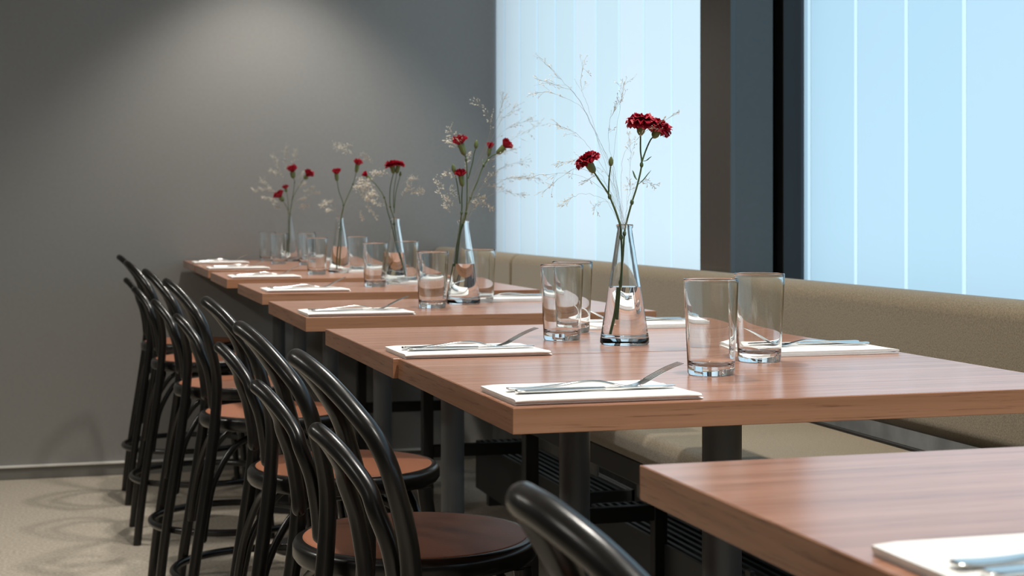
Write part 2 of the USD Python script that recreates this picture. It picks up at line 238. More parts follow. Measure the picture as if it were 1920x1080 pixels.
GRASS = {'vm':[[(0.9369,2.5471,1.1999),(0.9246,2.5621,1.2929),(0.9023,2.58,1.3567),(0.8726,2.6,1.4276),(0.8453,2.6193,1.4633),(0.8123,2.6402,1.5049)],[(0.9369,2.5471,1.1999),(0.9193,2.5666,1.2836),(0.888,2.5901,1.4057),(0.8789,2.6071,1.449),(0.8861,2.6195,1.5002)],[(0.9351,2.5477,1.1999),(0.9193,2.5529,1.2834),(0.8643,2.5695,1.4226),(0.8306,2.5799,1.4486),(0.7916,2.5919,1.4607)],[(0.936,2.5474,1.1999),(0.9176,2.5427,1.2878),(0.8683,2.5469,1.3981),(0.8194,2.5509,1.4314),(0.7769,2.5532,1.4371)],[(0.9351,2.5477,1.1999),(0.9123,2.5334,1.2738),(0.8747,2.5233,1.3283),(0.8377,2.5131,1.3638),(0.7984,2.5035,1.3781)],[(0.9342,2.5479,1.1999),(0.9078,2.5483,1.274),(0.8656,2.5531,1.32),(0.8165,2.56,1.3115)],[(0.9351,2.5477,1.1999),(0.9083,2.5497,1.2647),(0.8577,2.5586,1.3062),(0.7948,2.571,1.2628)],[(0.9342,2.5479,1.1999),(0.901,2.5291,1.2599),(0.8307,2.521,1.2959),(0.7349,2.5202,1.2845)],[(0.9342,2.5479,1.1999),(0.8967,2.5306,1.2507),(0.8439,2.5176,1.2596),(0.8068,2.5001,1.2386)],[(0.936,2.5474,1.1999),(0.9293,2.5805,1.2418),(0.9167,2.6153,1.2485),(0.9146,2.6471,1.2372)],[(0.9378,2.5469,1.1999),(0.9222,2.5609,1.2928),(0.9343,2.5669,1.4004),(0.9473,2.5727,1.46)],[(0.9387,2.5466,1.1999),(0.9181,2.536,1.2923),(0.8995,2.5248,1.3652),(0.9116,2.5047,1.4191)],[(0.9396,2.5464,1.1999),(0.9314,2.5457,1.2648),(0.9349,2.5416,1.3295),(0.965,2.5299,1.3645),(1.0198,2.5111,1.4022)],[(0.9396,2.5464,1.1999),(0.954,2.5718,1.2745),(0.9675,2.5975,1.3129),(0.9756,2.6248,1.3711)],[(0.9396,2.5464,1.1999),(0.9587,2.5657,1.2604),(0.9761,2.5855,1.2843),(1.0147,2.5992,1.2781)],[(0.9369,2.5471,1.1999),(0.9351,2.5692,1.2557),(0.915,2.5964,1.303),(0.8745,2.6296,1.3206)],[(0.9378,2.5469,1.1999),(0.94,2.5395,1.2462),(0.9431,2.5319,1.2646),(0.9399,2.5261,1.2784)],[(0.9351,2.5477,1.1999),(0.9189,2.5519,1.2555),(0.8921,2.5592,1.2926),(0.8741,2.5639,1.2833)]],'v4':[[(0.9641,3.784,1.1997),(0.9874,3.7883,1.3203),(1.0365,3.7852,1.4416),(1.0018,3.8062,1.5136)],[(0.9641,3.784,1.1997),(0.9844,3.7507,1.3195),(1.0284,3.7106,1.4508),(1.039,3.6801,1.5148)],[(0.9641,3.784,1.1997),(0.9945,3.7787,1.3202),(1.0507,3.766,1.4475),(1.1006,3.7551,1.4999)],[(0.9641,3.784,1.1997),(0.994,3.7611,1.3198),(1.0479,3.7313,1.4257),(1.1167,3.6972,1.4633)],[(0.9641,3.784,1.1997),(1.0098,3.7945,1.3072),(1.0807,3.7978,1.4023),(1.1719,3.7952,1.4563)],[(0.9628,3.7844,1.1997),(0.9717,3.7546,1.3195),(0.9461,3.7348,1.398),(0.912,3.7174,1.431)],[(0.9628,3.7844,1.1997),(0.9784,3.7911,1.3203),(0.9604,3.8075,1.3878),(0.9358,3.8257,1.4071)],[(0.9641,3.784,1.1997),(0.9968,3.7977,1.2668),(1.0544,3.8042,1.3346),(1.1322,3.8049,1.3624)],[(0.9641,3.784,1.1997),(0.9934,3.7585,1.2531),(1.0465,3.7262,1.3061),(1.0992,3.694,1.3176)],[(0.9641,3.784,1.1997),(1.0036,3.7973,1.2466),(1.0617,3.8053,1.2806),(1.1309,3.81,1.2727)],[(0.9628,3.7844,1.1997),(0.9516,3.8109,1.2466),(0.931,3.84,1.2805),(0.9127,3.8685,1.308)],[(0.9628,3.7844,1.1997),(0.9404,3.7608,1.2332),(0.9132,3.7386,1.2529),(0.8862,3.7163,1.2789)],[(0.9628,3.7844,1.1997),(0.953,3.8002,1.2198),(0.9393,3.8171,1.2332),(0.9267,3.8337,1.2453)],[(0.9628,3.7844,1.1997),(0.9478,3.7576,1.2265),(0.9253,3.7329,1.2463),(0.903,3.7082,1.2632)],[(0.9641,3.784,1.1997),(0.9783,3.7801,1.2332),(1.0041,3.7729,1.2532),(1.0311,3.7653,1.2412)],[(0.9641,3.784,1.1997),(0.9722,3.7777,1.2399),(0.9892,3.7689,1.2639),(1.0074,3.7597,1.2638)],[(0.9628,3.7844,1.1997),(0.9559,3.7678,1.2664),(0.9375,3.7546,1.3126),(0.9091,3.7443,1.3255)],[(0.9641,3.784,1.1997),(0.9782,3.769,1.2665),(1.0049,3.7504,1.3063),(1.0366,3.7303,1.326)],[(0.9641,3.784,1.1997),(0.9803,3.7985,1.2802),(0.9771,3.8185,1.3344),(0.9921,3.8333,1.3756)],[(0.9641,3.784,1.1997),(0.9883,3.7656,1.2932),(1.0238,3.7439,1.3595),(1.0744,3.7178,1.3856)],[(0.9641,3.784,1.1997),(0.9807,3.7573,1.2797),(1.0058,3.7281,1.2927),(1.0383,3.6969,1.2923)],[(0.9628,3.7844,1.1997),(0.9606,3.7974,1.2466),(0.9493,3.8131,1.2641),(0.9457,3.8265,1.2872)],[(0.9641,3.784,1.1997),(0.9775,3.7769,1.2265),(0.987,3.771,1.2398),(0.9926,3.7662,1.2532)],[(0.9641,3.784,1.1997),(1.015,3.788,1.2936),(1.091,3.7848,1.3142),(1.1611,3.7832,1.3145)]],'v3':[[(1.0189,4.8818,1.2084),(0.9896,4.8737,1.2594),(0.9457,4.8698,1.3101),(0.907,4.8645,1.3182)],[(1.0189,4.8818,1.2084),(0.9857,4.8801,1.2679),(0.9395,4.8822,1.3187),(0.8935,4.8842,1.3067)],[(1.0189,4.8818,1.2084),(0.9914,4.9084,1.2596),(0.9669,4.9342,1.294),(0.9456,4.9591,1.277)],[(1.0189,4.8818,1.2084),(0.9846,4.8921,1.2765),(0.952,4.902,1.3276),(0.9111,4.9142,1.331)],[(1.0189,4.8818,1.2084),(0.9912,4.8902,1.2509),(0.9683,4.8972,1.2765),(0.9471,4.9037,1.2901)],[(1.0189,4.8818,1.2084),(1.0304,4.862,1.2594),(1.0385,4.8432,1.2847),(1.0481,4.8239,1.3098)],[(1.0189,4.8818,1.2084),(1.0357,4.8466,1.2762),(1.0539,4.8111,1.2894),(1.0814,4.7728,1.2958)],[(1.0189,4.8818,1.2084),(1.0259,4.9068,1.311),(1.0031,4.9404,1.3544),(0.9667,4.978,1.3551)],[(1.0189,4.8818,1.2084),(0.9926,4.8635,1.2424),(0.9666,4.8451,1.2507),(0.9375,4.8277,1.2624)],[(1.0189,4.8818,1.2084),(1.0297,4.9002,1.2938),(1.0588,4.9134,1.3284),(1.088,4.9265,1.3374)]],'v2':[[(1.0069,5.8385,1.2043),(1.0288,5.824,1.3453),(1.0564,5.8078,1.4357),(0.9855,5.82,1.4837)],[(1.0069,5.8385,1.2043),(1.0388,5.8575,1.3359),(1.0886,5.8713,1.4484),(1.123,5.8896,1.4289)],[(1.0069,5.8385,1.2043),(1.0291,5.8258,1.3252),(1.0474,5.8143,1.4661),(1.0077,5.8195,1.4759)],[(1.0069,5.8385,1.2043),(0.9958,5.869,1.2346),(0.9768,5.9017,1.2549),(0.9477,5.9374,1.2571)],[(1.0069,5.8385,1.2043),(0.9959,5.8452,1.2244),(0.9809,5.853,1.2366),(0.962,5.862,1.2366)],[(1.0069,5.8385,1.2043),(0.9888,5.8275,1.2446),(0.9765,5.8148,1.2646),(0.9451,5.8077,1.2685)],[(1.0069,5.8385,1.2043),(1.0424,5.8434,1.2851),(1.084,5.8465,1.3157),(1.1159,5.8523,1.326)],[(1.0069,5.8385,1.2043),(1.0417,5.8394,1.275),(1.0922,5.8357,1.2852),(1.1331,5.8348,1.265)],[(1.0069,5.8385,1.2043),(1.0418,5.84,1.2548),(1.0769,5.8414,1.2346),(1.0945,5.8478,1.2001)],[(1.0069,5.8385,1.2043),(1.0453,5.8252,1.2547),(1.0972,5.808,1.2547),(1.1375,5.7941,1.2043)],[(1.0069,5.8385,1.2043),(1.0311,5.8142,1.2848),(1.059,5.7888,1.3248),(1.0983,5.7601,1.2945)],[(1.0069,5.8385,1.2043),(1.0414,5.8374,1.281),(1.0759,5.8362,1.3013),(1.1086,5.8356,1.2812)]],'v1':[[(1.0062,7.2229,1.2107),(0.9982,7.2007,1.3464),(0.9878,7.1791,1.4443),(0.9822,7.1562,1.5195)],[(1.0062,7.2229,1.2107),(0.9911,7.2392,1.3222),(0.9689,7.2577,1.4215),(0.9394,7.2782,1.4889)],[(1.0062,7.2229,1.2107),(1.0145,7.229,1.3716),(1.0228,7.235,1.4585),(1.0358,7.2397,1.5035)],[(1.0062,7.2229,1.2107),(0.9885,7.2203,1.3343),(0.9709,7.2176,1.3959),(0.9273,7.2225,1.4203)],[(1.0062,7.2229,1.2107),(0.9682,7.2525,1.285),(0.9109,7.2876,1.3274),(0.8509,7.3236,1.3351)],[(1.0062,7.2229,1.2107),(0.9633,7.2161,1.2971),(0.9136,7.2114,1.3461),(0.8759,7.2031,1.3753)],[(1.0062,7.2229,1.2107),(0.9768,7.2245,1.2602),(0.9403,7.2282,1.2848),(0.885,7.2373,1.2971)],[(1.0062,7.2229,1.2107),(0.992,7.2456,1.2355),(0.9706,7.2704,1.2479),(0.949,7.2952,1.2604)],[(1.0062,7.2229,1.2107),(1.0384,7.2061,1.2725),(1.0825,7.186,1.3095),(1.1359,7.1631,1.3193)],[(1.0062,7.2229,1.2107),(1.0389,7.2268,1.285),(1.0765,7.2292,1.3223),(1.1143,7.2317,1.3424)],[(1.0062,7.2229,1.2107),(1.0309,7.2228,1.2478),(1.0557,7.2227,1.2602),(1.0924,7.2191,1.2578)],[(1.0062,7.2229,1.2107),(1.029,7.2439,1.3223),(1.0567,7.2634,1.385),(1.0917,7.2808,1.423)],[(1.0062,7.2229,1.2107),(0.9817,7.2607,1.2975),(0.9497,7.3006,1.3228),(0.9295,7.3371,1.3432)],[(1.0062,7.2229,1.2107),(1.0271,7.2308,1.2602),(1.0529,7.2374,1.2851),(1.0835,7.2425,1.2927)],[(1.0062,7.2229,1.2107),(1.0231,7.2373,1.3098),(1.0544,7.2476,1.3473),(1.081,7.2592,1.3601)],[(1.0062,7.2229,1.2107),(0.982,7.2082,1.2478),(0.9531,7.1948,1.2723),(0.9221,7.1821,1.2844)],[(1.0062,7.2229,1.2107),(1.0294,7.2295,1.2404),(1.0527,7.2361,1.2479),(1.0737,7.2433,1.2529)]]}

# ------------------------------------------------------------------ the room
WALL_Y, WIN_X, CEIL_Z, REAR_Y, LEFT_X = 7.517, 2.083, 3.05, -2.6, -3.4
struct('floor', box(LEFT_X, 2.6, REAR_Y, WALL_Y + 0.1, -0.05, 0.0), FLOOR, label='beige speckled floor')
struct('ceiling', box(LEFT_X, 2.6, REAR_Y, WALL_Y + 0.1, CEIL_Z, CEIL_Z + 0.08), CEIL, label='pale ceiling')
struct('wall_back', box(LEFT_X, 2.6, WALL_Y, WALL_Y + 0.12, 0.0, CEIL_Z), WALL, label='plain grey-taupe end wall')
struct('wall_left', box(LEFT_X - 0.1, LEFT_X, REAR_Y, WALL_Y + 0.1, 0.0, CEIL_Z), PAINT, label='left wall')
struct('wall_front', box(LEFT_X, 2.6, REAR_Y - 0.1, REAR_Y, 0.0, CEIL_Z), PAINT, label='wall behind the viewer')
bb = struct('baseboard_back', rbox(LEFT_X, WIN_X, WALL_Y - 0.014, WALL_Y - 0.0005, 0.0, 0.057, 0.002, 2), SKIRT, label='low grey skirting along the end wall')
struct('top_strip', rbox(LEFT_X, WIN_X, WALL_Y - 0.030, WALL_Y - 0.0005, 0.056, 0.064, 0.001, 2), BRIGHT_EDGE, bb)
# window wall: low solid wall, ledge, channel glass panes, dark pillar
SILL = 0.86
struct('wall_right', box(WIN_X - 0.02, WIN_X + 0.12, REAR_Y, WALL_Y, 0.0, SILL), CONCRETE, label='low concrete wall under the frosted windows')
struct('trim_1', rbox(WIN_X - 0.035, WIN_X + 0.13, REAR_Y, WALL_Y, SILL, SILL + 0.03, 0.004), FRAME, label='dark sill under the frosted windows')

def open_box(*a):
    m = box(*a); m.update_faces(m.face_normals[:, 0] < 0.5); return m          # a shallow channel, open to the outside
def channel_window(number, joints, material, label):
    w = UsdGeom.Xform.Define(stage, f'/World/window_{number}').GetPrim()
    w.SetCustomDataByKey('kind', 'structure'); w.SetCustomDataByKey('label', label)
    z0, z1 = SILL + 0.03, CEIL_Z
    for a, b in zip(joints[:-1], joints[1:]):
        g = 0.0095
        obj('glass_plank', open_box(WIN_X, WIN_X + 0.0015, a + g, b - g, z0, z1), material, w)
    for y in joints[1:-1]:
        obj('joint_strip', open_box(WIN_X - 0.001, WIN_X + 0.0005, y - 0.0096, y + 0.0096, z0, z1), JOINT, w)
    return w
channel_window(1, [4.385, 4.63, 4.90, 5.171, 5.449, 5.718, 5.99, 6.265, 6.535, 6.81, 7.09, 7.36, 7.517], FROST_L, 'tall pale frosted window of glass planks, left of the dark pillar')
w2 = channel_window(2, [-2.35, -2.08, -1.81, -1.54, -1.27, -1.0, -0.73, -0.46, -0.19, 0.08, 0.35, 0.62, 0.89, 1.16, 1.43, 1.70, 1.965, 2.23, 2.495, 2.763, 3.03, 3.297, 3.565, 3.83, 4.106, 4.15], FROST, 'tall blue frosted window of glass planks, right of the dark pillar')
pil = struct('trim_2', rbox(1.857, 1.993, 4.1575, 4.384, 0.0, CEIL_Z, 0.004), PILLAR, label='dark rectangular pillar between the two frosted windows')
struct('pillar_core', box(1.99, WIN_X + 0.1, 4.215, 4.384, 0.0, CEIL_Z), FRAME, pil)
struct('frame_post', rbox(2.02, WIN_X + 0.05, 4.150, 4.212, SILL, CEIL_Z, 0.003), FRAME, pil)
struct('steel_edge', rbox(1.8555, 1.872, 4.1545, 4.1585, 0.0, CEIL_Z, 0.001, 2), STEEL, pil)
struct('wall_jamb', box(WIN_X, WIN_X + 0.12, REAR_Y, -2.35, SILL, CEIL_Z), PAINT, None, label='wall beside the window')

# ------------------------------------------------------------------ banquette along the window
BQ = thing('banquette', 'long taupe upholstered banquette under the frosted windows', 'banquette', (0, 0, 0))
SEAT_Z, BX = 0.736, 1.748
def cushion_profile(x0, x1, z0, z1, r):
    return Polygon([(x0, z0), (x1, z0), (x1, z1), (x0, z1)]).buffer(-r, join_style=1).buffer(r, quad_segs=10)
def soft_extrude(poly, y0, y1, r):
    """extrude along y with rounded ends, so that neighbouring cushions show a soft seam"""
    ring = np.array(poly.exterior.coords)[:-1]; c = ring.mean(0); ring = np.array(LineString(list(ring) + [ring[0]]).segmentize(0.03).coords)[:-1]
    secs = []
    for t in np.linspace(0, np.pi / 2, 6): secs.append((y0 + r * (1 - math.sin(t)), r * (1 - math.cos(t))))
    ys = [(y0 + r * (1 - math.sin(t)), r * (1 - math.cos(np.pi / 2 - (np.pi / 2 - t)))) for t in np.linspace(np.pi / 2, 0, 6)]
    prof = [(y, i) for y, i in ys] + [(y1 - (y - y0), i) for y, i in ys[::-1]]
    V, n = [], len(ring)
    from shapely.geometry import Polygon as PG
    for y, inset in prof:
        q = c + (ring - c) * (1 - inset / np.abs(ring - c).max(0))
        V.append(np.stack([q[:, 0], np.full(n, y), q[:, 1]], 1))
    V = np.vstack(V); F = []
    for i in range(len(prof) - 1):
        for k in range(n):
            l = (k + 1) % n
            F += [(i * n + k, (i + 1) * n + k, (i + 1) * n + l), (i * n + k, (i + 1) * n + l, i * n + l)]
    V = np.vstack([V, [c[0], prof[0][0], c[1]], [c[0], prof[-1][0], c[1]]]); a, b = len(V) - 2, len(V) - 1; e = (len(prof) - 1) * n
    for k in range(n):
        l = (k + 1) % n; F += [(a, k, l), (b, e + l, e + k)]
    m = trimesh.Trimesh(V, F, process=False)
    if m.volume < 0: m.invert()
    return m
seatp = Polygon([(1.235, SEAT_Z - 0.075), (1.705, SEAT_Z - 0.06), (1.705, SEAT_Z), (1.235, SEAT_Z)]).buffer(-0.028, join_style=1).buffer(0.028, quad_segs=8)
obj('seat_cushion', soft_extrude(seatp, -1.2, 6.1, 0.02), FABRIC, BQ, smooth=50)
obj('seat_cushion', soft_extrude(seatp, 6.104, 7.5, 0.02), FABRIC, BQ, smooth=50)
backp = Polygon([(BX, 0.752), (BX + 0.095, 0.752), (BX + 0.105, 1.0575), (BX + 0.005, 1.0575)]).buffer(-0.040, join_style=1).buffer(0.040, quad_segs=10)
obj('back_cushion', soft_extrude(backp, -1.2, 6.098, 0.022), FABRIC, BQ, smooth=50)
obj('back_cushion', soft_extrude(backp, 6.102, 7.5, 0.022), FABRIC, BQ, smooth=50)
obj('seat_rail', rbox(1.25, 1.70, -1.2, 7.49, SEAT_Z - 0.125, SEAT_Z - 0.072, 0.004), BLACKSTEEL, BQ)
obj('seat_piping', rbox(1.702, 1.714, -1.2, 7.49, SEAT_Z - 0.03, SEAT_Z + 0.001, 0.003), BLACKSTEEL, BQ)
for y in (0.3, 1.62, 2.93, 4.24, 5.55, 6.86):
    obj('leg', rbox(1.262, 1.302, y, y + 0.04, 0.0, SEAT_Z - 0.12, 0.003), BLACKSTEEL, BQ)
    obj('leg', rbox(1.655, 1.695, y, y + 0.04, 0.0, SEAT_Z - 0.12, 0.003), BLACKSTEEL, BQ)
    obj('cross_rail', rbox(1.30, 1.66, y + 0.004, y + 0.036, 0.33, 0.375, 0.003), BLACKSTEEL, BQ)
for y in (0.3, 1.3, 2.3, 3.72, 4.9, 5.95, 7.0):
    obj('back_bracket', rbox(1.70, 1.752, y, y + 0.03, SEAT_Z - 0.12, 0.82, 0.003), BLACKSTEEL, BQ)
# finned heaters standing on the floor below the bench
def heater(y0, y1, label):
    t = thing('floor_convector', label, 'heater', (1.80, y0, 0.0), 0, 'convectors under the banquette')
    Ln = y1 - y0
    obj('casing', cat([box(-0.115, -0.105, 0, Ln, 0.06, 0.26), box(0.105, 0.115, 0, Ln, 0.06, 0.26), box(-0.115, 0.115, 0, 0.008, 0.06, 0.26), box(-0.115, 0.115, Ln - 0.008, Ln, 0.06, 0.26), box(-0.105, 0.105, 0.008, Ln - 0.008, 0.06, 0.07)]), RADIATOR, t)
    for k in range(7):
        x = -0.090 + k * 0.030
        obj('grille_bar', box(x - 0.006, x + 0.006, 0.008, Ln - 0.008, 0.244, 0.262), RADIATOR, t)
    for yy in (0.1, Ln - 0.1): obj('foot', box(-0.09, 0.09, yy - 0.02, yy + 0.02, 0.0, 0.06), RADIATOR, t)
    obj('end_bracket', rbox(-0.13, -0.115, 0.02, 0.05, 0.0, 0.32, 0.002, 2), STEEL, t)
for i, (a, b) in enumerate(((0.6, 1.9), (2.1, 3.4), (3.6, 4.9), (5.1, 6.4))):
    heater(a, b, ('dark floor convector under the bench beside the nearest table', 'dark floor convector under the bench beside the double table with the nearest vase',
                  'dark floor convector under the bench beyond the double table', 'dark floor convector under the far end of the bench')[i])
shelf = thing('bench_panel', 'pale grey panels hanging under the banquette in front of the heaters', 'panel', (0, 0, 0))
for y in (1.0, 2.55, 3.62, 4.95, 6.3):
    obj('panel', rbox(1.722, 1.732, y, y + 0.95, 0.34, 0.60, 0.002, 2), CONCRETE, shelf)
obj('hanging_rail', rbox(1.720, 1.735, 0.9, 7.3, 0.60, 0.612, 0.002, 2), BLACKSTEEL, shelf)

# ------------------------------------------------------------------ tables
TZ, TW, TD, TH = 1.0005, 0.8153, 0.640, 0.0312
def make_table(label, loc, rot):
    t = thing('restaurant_table', label, 'table', loc, rot, 'walnut tables in a row')
    w, d = TW, TD; e = 0.0016
    obj('tabletop', box(e, w - e, -d + e, -e, TZ - TH, TZ), TOP_WOOD, t)
    obj('edge_band', rbox(0, w, -d, -d + e, TZ - TH, TZ - 0.0003, 0.0007, 2), WOOD_X, t)
    obj('edge_band', rbox(0, w, -e, 0, TZ - TH, TZ - 0.0003, 0.0007, 2), WOOD_X, t)
    obj('edge_band', rbox(0, e, -d + e, -e, TZ - TH, TZ - 0.0003, 0.0007, 2), WOOD_Y, t)
    obj('edge_band', rbox(w - e, w, -d + e, -e, TZ - TH, TZ - 0.0003, 0.0007, 2), WOOD_Y, t)
    cx, cy = w / 2, -d / 2
    obj('column', moved(trimesh.creation.cylinder(0.0285, TZ - TH - 0.02, sections=48), (cx, cy, (TZ - TH - 0.02) / 2 + 0.012)), STEEL, t, smooth=40)
    obj('mounting_plate', rbox(cx - 0.16, cx + 0.16, cy - 0.16, cy + 0.16, TZ - TH - 0.008, TZ - TH - 0.0002, 0.002, 2), BLACKSTEEL, t)
    prof = [(0, 0), (0.205, 0), (0.215, 0.003), (0.215, 0.009), (0.20, 0.013), (0.05, 0.018), (0.04, 0.022), (0, 0.022)]
    obj('base_plate', moved(lathe(prof, 64), (cx, cy, 0)), BLACKSTEEL, t, smooth=40)
    return t
TABLES = [('n', 0.503, 1.3267, 0.3, 'walnut table nearest the camera, cut off by the right edge of the picture'),
          ('m2', 0.504, 2.392, 0.2, 'walnut table, front half of the double table, with two tumblers at its middle'),
          ('m1', 0.494, 3.035, 0.2, 'walnut table, rear half of the double table, carrying the largest flower vase'),
          ('t4', 0.507, 4.018, 0.0, 'walnut table directly behind the double table, with four red buds in its vase'),
          ('t3', 0.537, 5.035, 0.0, 'walnut table third from the end wall, with the round double carnation'),
          ('t2', 0.538, 6.008, -0.2, 'walnut table second from the end wall, with two single carnations'),
          ('t1b', 0.548, 6.858, 0.0, 'walnut table in front of the one at the end wall, pushed against it'),
          ('t1a', 0.546, 7.500, 0.0, 'walnut table touching the end wall')]
T0 = None; TPOS = {}
for key, x, y, r, lab in TABLES:
    TPOS[key] = (x, y)
    if T0 is None: T0 = make_table(lab, (x, y, 0), r)
    else: dup(T0, (x, y, 0), r, lab)

# ------------------------------------------------------------------ bentwood stools
def mirror_path(half): return np.vstack([half, [(x, -y, z) for x, y, z in half[::-1][1:]]])
def make_stool(label, loc, rot):
    t = thing('bar_stool', label, 'bar stool', loc, rot, 'black bentwood bar stools along the tables')
    rim = lathe([(0.0, 0.632), (0.196, 0.632), (0.207, 0.635), (0.2125, 0.643), (0.2125, 0.660), (0.209, 0.667), (0.202, 0.671), (0.19, 0.671), (0.186, 0.665), (0.0, 0.665)], 72)
    obj('seat_rim', rim, BLACK, t, smooth=35)
    th = np.linspace(0, np.pi / 2, 10)
    cush = [(0, 0.665), (0.196, 0.665)] + [(0.197 - 0.006 * (1 - math.cos(a)) - 0.19 * (1 - math.cos(a)) * 0 , 0.6665 + 0.006 * math.sin(a)) for a in th] + [(r, 0.6725 + 0.010 * (1 - (r / 0.191) ** 2)) for r in np.linspace(0.188, 0, 12)]
    obj('seat_pad', lathe(cush, 72), LEATHER, t, smooth=60)
    outer = [(-.272, .178, 0.0), (-.262, .174, .10), (-.243, .169, .25), (-.205, .160, .50), (-.184, .153, .66), (-.180, .153, .784), (-.203, .159, .89), (-.221, .149, .938), (-.243, .124, .972), (-.272, .078, 1.008), (-.294, .034, 1.029), (-.302, 0.0, 1.0345)]
    P = smooth_path(mirror_path(np.array(outer)), 6)
    R = 0.0128 + 0.0022 * np.clip((0.95 - P[:, 2]) / 0.3, 0, 1)
    obj('outer_hoop', tube(P, R, 16), BLACK, t, smooth=60)
    inner = [(-.186, .117, .702), (-.190, .120, .745), (-.200, .121, .800), (-.2165, .114, .846), (-.224, .100, .872), (-.243, .070, .902), (-.262, .035, .925), (-.274, 0.0, .9355)]
    P = smooth_path(mirror_path(np.array(inner)), 6); P, R = round_ends(P, 0.0125)
    obj('inner_hoop', tube(P, R, 16), BLACK, t, smooth=60)
    for s in (1, -1):
        P = smooth_path([(.222, s * .192, 0.0), (.213, s * .186, .12), (.196, s * .176, .30), (.168, s * .157, .50), (.150, s * .143, .633)], 6)
        obj('front_leg', tube(P, np.linspace(0.0125, 0.0165, len(P)), 16), BLACK, t, smooth=60)
    for z, rr, rt in ((0.226, 0.2585, 0.0115),):
        a = np.linspace(0, 2 * np.pi, 72, endpoint=False)
        obj('foot_ring', tube(np.stack([-.025 + rr * np.cos(a), rr * np.sin(a), np.full(72, z)], 1), rt, 12, closed=True), BLACK, t, smooth=60)
    # bent braces between neighbouring legs
    corners = [((-.226, .160), (-.226, -.160)), ((.180, .160), (.180, -.160)), ((-.226, .155), (.180, .155)), ((-.226, -.155), (.180, -.155))]
    for (ax, ay), (bx, by) in corners:
        A, B = np.array((ax, ay)), np.array((bx, by)); u = (B - A) / np.linalg.norm(B - A); k = 0.80
        pts = [(*(A + u * .012), .345), (*(A * .96 + u * .014), .42), (*(A * .9 + u * .020), .50), (*(A * k + u * .045), .580), (*(A * .74 + u * .085), .612), (*((A + B) / 2 * .74), .619),
               (*(B * .74 - u * .085), .612), (*(B * k - u * .045), .580), (*(B * .9 - u * .020), .50), (*(B * .96 - u * .014), .42), (*(B - u * .012), .345)]
        P = smooth_path(pts, 5); P, R = round_ends(P, 0.0088)
        obj('brace', tube(P, R, 10), BLACK, t, smooth=60)
    return t
STOOLS = [(0.602, 1.003, 0, 'black bentwood bar stool nearest the camera, only the top of its hoop back in view'),
          (0.602, 2.080, 0, 'black bentwood bar stool at the front half of the double table'),
          (0.588, 2.643, 0, 'black bentwood bar stool at the rear half of the double table'),
          (0.600, 3.430, 0, 'black bentwood bar stool at the table with four red buds in its vase'),
          (0.578, 4.420, 0, 'black bentwood bar stool at the third table from the end wall'),
          (0.558, 5.180, 0, 'black bentwood bar stool at the second table from the end wall'),
          (0.534, 6.080, 0, 'second black bentwood bar stool from the end wall'),
          (0.534, 6.900, 0, 'black bentwood bar stool closest to the end wall')]
S0 = None
for x, y, r, lab in STOOLS:
    if S0 is None: S0 = make_stool(lab, (x, y, 0), r)
    else: dup(S0, (x, y, 0), r, lab)

# ------------------------------------------------------------------ glasses, vases
def tumbler(label, loc, rot=0):
    t = thing('tumbler', label, 'drinking glass', loc, rot, 'clear tumblers on the tables')
    out = [(0, 0.0008), (0.024, 0.0), (0.0315, 0.0006), (0.0330, 0.003), (0.0333, 0.010), (0.0388, 0.1335), (0.0385, 0.1350), (0.0376, 0.1354), (0.0369, 0.1345), (0.0366, 0.130), (0.0320, 0.0210), (0.0300, 0.0155), (0.024, 0.0130), (0.012, 0.0122), (0, 0.0120)]
    obj('glass_body', lathe(out, 64), GLASS, t, smooth=50)
    return t
GL = [((0.880, 2.037), 'clear tumbler standing nearest the camera'),
      ((1.030, 2.198), 'clear tumbler behind and right of the nearest tumbler'),
      ((0.861, 2.663), 'clear tumbler just left of the largest flower vase'),
      ((0.936, 2.830), 'clear tumbler half hidden behind the one left of the largest flower vase'),
      ((0.850, 3.637), 'clear tumbler left of the vase with four red buds'),
      ((1.023, 3.839), 'clear tumbler right of the vase with four red buds'),
      ((0.923, 4.725), 'clear tumbler left of the vase with the round double carnation'),
      ((1.069, 4.945), 'clear tumbler behind and right of the vase with the round double carnation'),
      ((0.894, 5.689), 'clear tumbler left of the vase with two single carnations'),
      ((1.090, 5.930), 'clear tumbler right of the vase with two single carnations'),
      ((0.918, 7.330), 'clear tumbler furthest left on the table at the end wall'),
      ((0.910, 6.867), 'clear tumbler just left of the vase furthest back'),
      ((1.092, 7.250), 'clear tumbler right of the vase furthest back'),
      ((1.010, 6.700), 'clear tumbler behind the one left of the vase with two single carnations')]
G0 = None
for (x, y), lab in GL:
    if G0 is None: G0 = tumbler(lab, (x, y, TZ))
    else: dup(G0, (x, y, TZ), rng.uniform(0, 360), lab)
